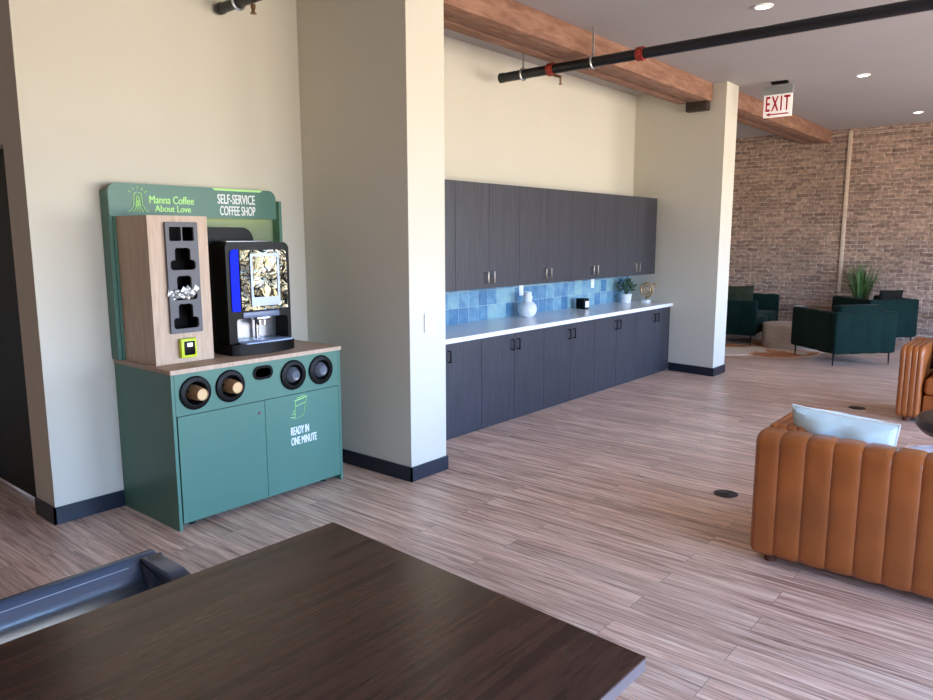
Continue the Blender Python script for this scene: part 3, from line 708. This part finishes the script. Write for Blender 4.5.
for i in range(230):
    th = rnd.uniform(0, 2*PI); ph = rnd.uniform(.1, 1.75); rad = rnd.uniform(.06, .16)
    c0 = Vector((px, py-.01, CT+.17)); dr_ = Vector((math.sin(ph)*math.cos(th), math.sin(ph)*math.sin(th)*.8, math.cos(ph)*.95))
    p = c0+dr_*rad
    if i < 26: st.tube([(px+rnd.uniform(-.02, .02), py+rnd.uniform(-.02, .02), CT+.1), c0+dr_*rad*.5, p], .002, 5)
    a = dr_.cross(Vector((rnd.uniform(-1, 1), rnd.uniform(-1, 1), 1))).normalized()*rnd.uniform(.011, .018); u = (dr_+Vector((rnd.uniform(-.6, .6), rnd.uniform(-.6, .6), rnd.uniform(-.4, .6)))).normalized()*rnd.uniform(.03, .048)
    nrm = a.cross(u).normalized()*.004
    q = [p-u*.5, p-a*.8+nrm, p+u*.5, p+a*.8+nrm]; p2 = [v-nrm*.4 for v in q]
    A = [lf.bm.verts.new(v) for v in q]; B = [lf.bm.verts.new(v) for v in p2]
    lf.bm.faces.new(A); lf.bm.faces.new(B[::-1])
    for j in range(4): lf.bm.faces.new((A[j], B[j], B[(j+1) % 4], A[(j+1) % 4]))
lf.build('foliage', M['leaf'], t, smooth=0); st.build('stems', M['leaf'], t)
sx, sy = 8.66, 4.22
t = thing('swirl_sculpture', 'small gold swirl sculpture on a white base at the end of the worktop', 'sculpture', (sx, sy, CT))
MB().box(sx-.055, sx+.055, sy-.04, sy+.04, CT, CT+.035, .003).build('base', M['plate'], t)
MB().cyl((sx, sy, CT+.035), (sx, sy, CT+.075), .006, seg=10).build('rod', M['metal_leg'], t)
pts = []
for i in range(70):
    a = -PI/2+i*.22; r = .098*(1-i/82)
    pts.append((sx+r*math.cos(a)*.42, sy-r*math.cos(a)*.8, CT+.165+r*math.sin(a)))
g = MB(); g.tube(pts, .012, 8, taper=(1.1, .5)); g.tube([(sx+.03, sy-.06, CT+.22), (sx+.045, sy-.09, CT+.245), (sx+.055, sy-.115, CT+.22), (sx+.05, sy-.105, CT+.19)], .009, 8)
g.build('swirl', M['bronze'], t)

# ------------------------------------------------------------------ dining table in the foreground
tz, th = .75, .034
cor = [(1.517, 1.852), (1.45, .675), (-.1, .705), (-.1, 1.887)]
t = thing('dining_table', 'large dark walnut table top filling the foreground', 'table', (.7, 1.28, 0))
b = MB(); b.prism(cor, tz-.0045, tz, lambda a, b_, h: Vector((a, b_, h))); b.build('tabletop', M['table'], t, smooth=0)
b = MB(); b.prism(cor, tz-th, tz-.005, lambda a, b_, h: Vector((a, b_, h))); b.build('lit_edge_band', M['table_edge'], t, smooth=0)
for x in (.25, 1.12):
    p = MB(); p.cyl((x, 1.28, .02), (x, 1.28, tz-th-.008), .04, seg=24); p.build('pedestal', M['metal_leg'], t)
    MB().box(x-.035, x+.035, .9, 1.66, 0, .02, .006).build('base_foot', M['metal_leg'], t)
    MB().box(x-.15, x+.15, 1.1, 1.46, tz-th-.009, tz-th-.001, .001).build('mounting_plate', M['metal_leg'], t)

# ------------------------------------------------------------------ blue leather chair behind it
bx0, bx1, byb = .36, 1.035, 2.165
t = thing('leather_tub_chair', 'slate blue leather tub chair tucked behind the dark table', 'chair', ((bx0+bx1)/2, 1.86, 0))
# back: tilted slab with rolled top
prof = [(byb-.01, .30), (byb, .50), (byb, .715), (byb-.012, .735), (byb-.03, .742), (byb-.05, .738), (byb-.066, .725), (byb-.088, .66), (byb-.115, .52), (byb-.13, .30)]
MB().channels(prof, bx0, bx1, 1, 0, lambda a, b_, s_: Vector((s_, a, b_)), cr=.012).build('backrest', M['blue_leather'], t)
for s0, s1, sg in ((bx1-.065, bx1, 1), (bx0, bx0+.065, -1)):
    pr = [(1.58, .30), (byb-.135, .30), (byb-.118, .52), (byb-.09, .66), (byb-.062, .738), (byb-.075, .741), (1.95, .738), (1.915, .728), (1.885, .70), (1.84, .672), (1.62, .64), (1.585, .60)]
    MB().channels(pr, s0, s1, 1, .001, lambda a, b_, s_: Vector((s_, a, b_)), cr=.010).build('armrest', M['blue_leather'], t)
MB().box(bx0+.068, bx1-.068, 1.57, byb-.135, .30, .44, .035, 4).build('seat', M['blue_leather'], t)
MB().tube([(bx0+.1, byb-.069, .724), ((bx0+bx1)/2, byb-.069, .724), (bx1-.1, byb-.069, .724)], .0016, 5).build('stitching', M['thread'], t)
for x in (bx0+.05, bx1-.05):
    for y in (1.62, byb-.06): MB().cyl((x, y, 0), (x, y, .302), .014, .02, seg=14).build('leg', M['metal_leg'], t)

# ------------------------------------------------------------------ tan leather sofas
def make_sofa(label):
    """local: back at x=-D/2, front at +x, length along y"""
    t = thing('leather_sofa', label, 'sofa', (0, 0, 0), 0, 'tan channelled sofas')
    D, L, Hh = .86, 2.00, .715; z0 = .05
    fb = lambda a, b_, s_: Vector((a, s_, b_))
    n = 16
    MB().channels(rr(-D/2+.012, -D/2+.20, z0, Hh-.012, (.03, .06, .06, .05), 5), -L/2, L/2, n, .008, fb, cr=.035, pw=5).build('backrest', M['leather'], t)
    for s0, s1 in ((L/2-.2, L/2), (-L/2, -L/2+.2)):
        MB().channels(rr(-D/2+.206, D/2-.012, z0, Hh-.012, (.05, .07, .02, .02), 5), s0+.003, s1-.003, 4, .008, fb, cr=.03, pw=4).build('armrest', M['leather'], t)
    MB().channels(rr(-D/2+.21, D/2-.03, .28, .415, (.03, .06, .03, .02), 5), -L/2+.215, L/2-.215, 12, .010, fb, cr=.03).build('seat_cushion', M['leather'], t)
    MB().box(-D/2+.21, D/2-.06, -L/2+.21, L/2-.21, z0+.01, .265, .02).build('seat_base', M['leather'], t)
    for x in (-D/2+.10, D/2-.09):
        for y in (-L/2+.09, L/2-.09): MB().cyl((x, y, 0), (x, y, z0+.002), .03, .034, seg=16).build('foot', M['seat_foot'], t)
    return t
s1 = make_sofa('tan channelled leather sofa in the foreground, seen from behind')
s1.location = (3.763+.43, 1.203-1.0, 0); W[s1.name] = Matrix.Translation(s1.location)
s2 = dup(s1, (7.66+.43, 1.19-1.0, 0), PI, 'tan channelled leather sofa further back at the right edge, facing the camera')
def cushion(name, label, cat, w, h, th_, loc, rx, rz, mat, pip=None, ry=0, group=None, noise=.006):
    m = Matrix.Translation(loc) @ Matrix.Rotation(rz, 4, 'Z') @ Matrix.Rotation(rx, 4, 'X') @ Matrix.Rotation(ry, 4, 'Y')
    t = thing(name, label, cat, (loc[0], loc[1], loc[2]-h/2), 0, group)
    MB().pillow(w, h, th_, m, noise=noise).build('pillow_cover', mat, t)
    if pip:
        N_ = 14; pts = []
        pin = .05
        for q in range(4):
            for i in range(N_):
                u = -1+2*i/N_
                a = {0: (u, -1), 1: (1, u), 2: (-u, 1), 3: (-1, -u)}[q]
                pts.append(m @ Vector((a[0]*w/2*(1-pin*(1-a[1]**2)), 0, a[1]*h/2*(1-pin*(1-a[0]**2)))))
        MB().tube(pts, .006, 6, closed=True).build('piping', pip, t)
    return t
cushion('throw_pillow', 'pale blue pillow with white piping on the nearest tan sofa', 'pillow', .50, .40, .21, (4.10, .86, .615), math.radians(-20), PI/2, M['pale_blue'], M['piping'], ry=math.radians(-4), noise=.016)
cushion('throw_pillow', 'dark navy pillow standing on the far tan sofa', 'pillow', .5, .46, .15, (8.14, .74, .68), math.radians(12), PI/2, M['navy'])
cushion('throw_pillow', 'blue pillow behind the dark one on the far tan sofa', 'pillow', .44, .42, .12, (8.33, .66, .84), math.radians(3), PI/2, M['blue_cloth'])
cushion('throw_pillow', 'small patterned pillow lying on the far tan sofa seat', 'pillow', .36, .30, .10, (7.86, .74, .50), math.radians(50), PI/2, M['pattern'])

# coffee tables between the sofas
t = thing('round_coffee_table', 'dark round-edged wooden coffee table between the tan sofas', 'coffee table', (6.15, .345, 0))
m = Matrix.Translation((6.15, .345, 0))
MB().lathe([(0, .30), (.36, .30), (.43, .32), (.465, .36), (.465, .39), (.45, .415), (.41, .43), (0, .43)], m, 48).build('tabletop', M['dark_wood_round'], t)
MB().lathe([(0, 0), (.26, 0), (.27, .02), (.2, .06), (.17, .30), (0, .30)], m, 40).build('pedestal', M['dark_wood_round'], t)
t = thing('marble_coffee_table', 'pale marble round coffee table just behind the nearest sofa back', 'coffee table', (4.98, .28, 0))
m = Matrix.Translation((5.06, .30, 0))
MB().lathe([(0, .355), (.44, .355), (.455, .36), (.46, .37), (.455, .38), (0, .385)], m, 48).build('tabletop', M['marble'], t)
MB().lathe([(0, 0), (.22, 0), (.22, .015), (.03, .03), (.03, .355), (0, .355)], m, 32).build('pedestal', M['metal_leg'], t)

# floor outlets
for x, y, lab in ((4.709, 1.665, 'round dark floor plate left of the nearest tan sofa'), (8.015, 1.571, 'round dark floor plate beside the far tan sofa')):
    t = thing('floor_plate', lab, 'floor plate', (x, y, 0), 0, 'round floor plates')
    MB().lathe([(0, .0005), (.075, .0005), (.078, .003), (.073, .006), (0, .006)], Matrix.Translation((x, y, 0)), 36).build('cover', M['disc'], t)
    MB().box(x-.035, x+.035, y-.02, y+.02, .006, .0075, .0005).build('latch', M['metal_leg'], t)

# ------------------------------------------------------------------ green velvet seating
def make_green(name, label, w, d, loc, rz, back_cushion=True, h=.72, nb=4):
    """local: back along y=0 (outer face), front at y=d, x from -w/2 to w/2"""
    t = thing(name, label, 'armchair' if w < 1.3 else 'loveseat', (0, 0, 0))
    z0 = .17; th_ = .10
    fs = lambda a, b_, s_: Vector((s_, a, b_))
    MB().channels(rr(0.008, th_, z0, h-.008, .03, 4), -w/2, w/2, nb, .008, fs, cr=.03).build('backrest', M['velvet'], t)
    for sg in (-1, 1):
        MB().channels(rr(min(sg*w/2-.008*sg, sg*(w/2-th_)), max(sg*w/2-.008*sg, sg*(w/2-th_)), z0, h-.008, .03, 4), th_+.003, d, 3, .006, lambda a, b_, s_: Vector((a, s_, b_)), cr=.03).build('armrest', M['velvet'], t)
    MB().box(-w/2+th_+.008, w/2-th_-.008, th_+.01, d-.02, z0+.005, .28, .02).build('seat_base', M['velvet'], t)
    ns = 1 if w < 1.3 else 2; cw = (w-2*th_-.03)/ns
    for i in range(ns):
        x0 = -w/2+th_+.015+i*cw
        MB().box(x0+.004, x0+cw-.004, th_+.03, d+.01, .285, .44, .05, 4).build('seat_cushion', M['velvet'], t)
        if back_cushion: MB().box(x0+.01, x0+cw-.01, th_+.012, th_+.20, .445, .80, .055, 4).build('back_cushion', M['velvet'], t)
    for sx_ in (-1, 1):
        for y in (.07, d-.08):
            MB().tube([(sx_*(w/2-.05), y, z0+.01), (sx_*(w/2-.045), y, 0)], .011, 8, taper=(1.2, .7)).build('leg', M['metal_leg'], t)
    t.location = loc; t.rotation_euler = (0, 0, rz); W[t.name] = Matrix.Translation(loc) @ Matrix.Rotation(rz, 4, 'Z')
    return t
e1 = Vector((.757, -.655, 0)); e2 = Vector((.655, .757, 0))
P = Vector((10.37, 2.36, 0)); mid = P+e1*.46
make_green('velvet_armchair', 'dark green velvet armchair on thin legs, nearest one, back to the camera', .92, .98, mid, math.atan2(e1.y, e1.x))
f1 = Vector((math.cos(math.radians(-40)), math.sin(math.radians(-40)), 0))
make_green('velvet_armchair', 'dark green velvet armchair behind the nearer one, beside the brick wall', .86, .9, Vector((12.4, 2.36, 0))+f1*.43, math.radians(-40), back_cushion=False, h=.755)
make_green('velvet_loveseat', 'dark green velvet loveseat at the far left, half hidden by the column', 1.75, .86, (12.34, 4.716, 0), PI+math.radians(6), back_cushion=False)
cushion('throw_pillow', 'dark pillow on the armchair next to the brick wall', 'pillow', .42, .40, .13, (12.95, 2.21, .69), math.radians(10), math.radians(-40), M['dark_velvet'])
cushion('throw_pillow', 'olive pillow on the green loveseat beside the far column', 'pillow', .54, .48, .16, (11.86, 4.20, .69), math.radians(-12), math.radians(-62), M['olive_velvet'])
# drum table and rug
o = MB().lathe([(0, .0), (.405, .0), (.41, .012), (.41, .335), (.40, .35), (0, .352)], Matrix.Translation((11.93, 3.355, .0115)), 48).build('drum_table', M['drum']); tag(o, 'pale weathered wood drum table between the green seats', 'drum table')
ol = []
for i in range(48):
    a = 2*PI*i/48; r = 1+.12*math.sin(3*a+.5)+.09*math.sin(5*a+1)+.05*math.sin(9*a)
    ol.append((11.65+1.15*r*math.cos(a), 3.62+.80*r*math.sin(a)))
o = MB().prism(ol, .001, .011, lambda a, b_, h: Vector((a, b_, h))).build('hide_rug', M['hide'], smooth=0); tag(o, 'brown and white hide rug under the drum table', 'rug')
# tall grass
gx, gy = 13.62, 2.76
t = thing('potted_grass', 'tall green ornamental grass in a dark pot by the brick wall', 'plant', (gx, gy, 0))
MB().lathe([(0, 0), (.10, 0), (.13, .55), (.135, .62), (.12, .62), (.115, .58), (0, .58)], Matrix.Translation((gx, gy, 0))).build('planter', M['black'], t)
MB().cyl((gx, gy, .575), (gx, gy, .59), .115).build('soil', M['soil'], t)
g = MB(); rnd = random.Random(5)
for i in range(190):
    th_ = rnd.uniform(0, 2*PI); sp_ = rnd.uniform(.0, .34)*(1 if rnd.random() < .8 else 1.25); hh = rnd.uniform(.42, .70)
    b0 = Vector((gx+.08*math.cos(th_)*rnd.random(), gy+.10*math.sin(th_)*rnd.random(), .585))
    sx_ = .5 if math.cos(th_) > 0 else 1
    tip = Vector((gx+sp_*math.cos(th_)*.6*sx_, gy+sp_*math.sin(th_), .585+hh))
    if tip.x > 13.79: tip.x = 13.79
    mid_ = b0.lerp(tip, .5)+Vector((0, 0, .07))
    side = Vector((-math.sin(th_+.8), math.cos(th_+.8), 0))*.004
    nn = Vector((math.cos(th_+.8), math.sin(th_+.8), 0))*.0012
    rows = []
    for p, w_ in ((b0, 1), (b0.lerp(mid_, .6), 1.3), (mid_.lerp(tip, .3), 1.1), (mid_.lerp(tip, .7), .7), (tip, .12)):
        rows.append([g.bm.verts.new(p-side*w_), g.bm.verts.new(p+nn), g.bm.verts.new(p+side*w_), g.bm.verts.new(p-nn)])
    for A, B in zip(rows, rows[1:]):
        for j in range(4): g.bm.faces.new((A[j], A[(j+1) % 4], B[(j+1) % 4], B[j]))
g.build('grass_blades', M['grass'], t)
# thin side tables by the brick
def side_table(x, y, z, label):
    t = thing('side_table', label, 'side table', (x, y, 0))
    MB().lathe([(0, z-.012), (.19, z-.012), (.195, z-.006), (.19, z), (0, z)], Matrix.Translation((x, y, 0)), 36).build('tabletop', M['steel'], t)
    MB().cyl((x, y, .012), (x, y, z-.012), .012, seg=12).build('stem', M['metal_leg'], t)
    MB().lathe([(0, 0), (.13, 0), (.13, .01), (0, .014)], Matrix.Translation((x, y, 0)), 32).build('base', M['metal_leg'], t)
side_table(13.50, 3.70, .51, 'thin metal side table behind the drum table by the brick wall')
side_table(13.55, 1.52, .51, 'thin metal side table at the right edge by the brick wall')
o = MB().box(13.36, 13.54, 3.58, 3.72, .511, .517, .001).build('magazine', M['plate']); tag(o, 'white magazine on the thin side table by the brick wall', 'magazine')
o = MB().lathe([(0, 0), (.04, 0), (.045, .03), (.04, .045), (0, .045)], Matrix.Translation((13.47, 1.50, .511))).build('coaster_bowl', M['black']); tag(o, 'small black bowl on the side table at the right edge', 'bowl')
# conduit along the top of the brick
o = MB().tube([(13.81, -3.4, 3.33), (13.81, 3.0, 3.42), (13.81, 3.35, 3.40), (13.81, 3.9, 3.34), (13.81, 4.3, 3.33)], .005, 6).build('wall_cable', M['mortar']); tag(o, 'thin pale cable running along the top of the brick wall', 'cable')

# ------------------------------------------------------------------ light
w = bpy.data.worlds.new('daylight'); bpy.context.scene.world = w; w.use_nodes = True
t = w.node_tree; bg = t.nodes['Background']
c = N(t, 'ShaderNodeTexCoord'); s = N(t, 'ShaderNodeSeparateXYZ'); t.links.new(c.outputs['Generated'], s.inputs[0])
mr = N(t, 'ShaderNodeMapRange'); mr.inputs['From Min'].default_value = -1; t.links.new(s.outputs['Z'], mr.inputs['Value'])
r = ramp(t, mr.outputs[0], [(0, (.62, .53, .44)), (.47, (.84, .74, .60)), (.50, (.88, .86, .82)), (.53, (.74, .98, 1.3)), (.60, (.60, 1.0, 1.8)), (1, (.45, .8, 1.6))])
t.links.new(r, bg.inputs['Color']); bg.inputs['Strength'].default_value = 19.5
for a, b in wins:
    l = bpy.data.lights.new('window_portal', 'AREA'); l.shape = 'RECTANGLE'; l.size = b-a; l.size_y = WZ1-WZ0; l.cycles.is_portal = True
    o = bpy.data.objects.new('window_portal', l); COL.objects.link(o); o.location = ((a+b)/2, -3.66, (WZ0+WZ1)/2); o.rotation_euler = (PI/2, 0, 0)

# ------------------------------------------------------------------ camera
yaw, pitch, roll = [math.radians(v) for v in (39.803, 8.762, .089)]
F = Vector((math.cos(pitch)*math.cos(yaw), math.cos(pitch)*math.sin(yaw), -math.sin(pitch)))
R = F.cross(Vector((0, 0, 1))).normalized(); Dn = F.cross(R)
R2 = R*math.cos(roll)+Dn*math.sin(roll); D2 = -R*math.sin(roll)+Dn*math.cos(roll)
cam = bpy.data.cameras.new('camera'); co = bpy.data.objects.new('camera', cam); COL.objects.link(co)
cam.sensor_width = 36; cam.lens = 730.07/933*36; cam.clip_start = .05
mw = Matrix.Identity(4)
for i in range(3): mw[i][0] = R2[i]; mw[i][1] = -D2[i]; mw[i][2] = -F[i]
mw[2][3] = 1.7
co.matrix_world = mw
sc = bpy.context.scene; sc.camera = co
sc.view_settings.view_transform = 'Standard'; sc.view_settings.look = 'None'; sc.view_settings.gamma = 1; sc.view_settings.exposure = 0
sc.cycles.use_denoising = True; sc.cycles.max_bounces = 10; sc.cycles.diffuse_bounces = 6
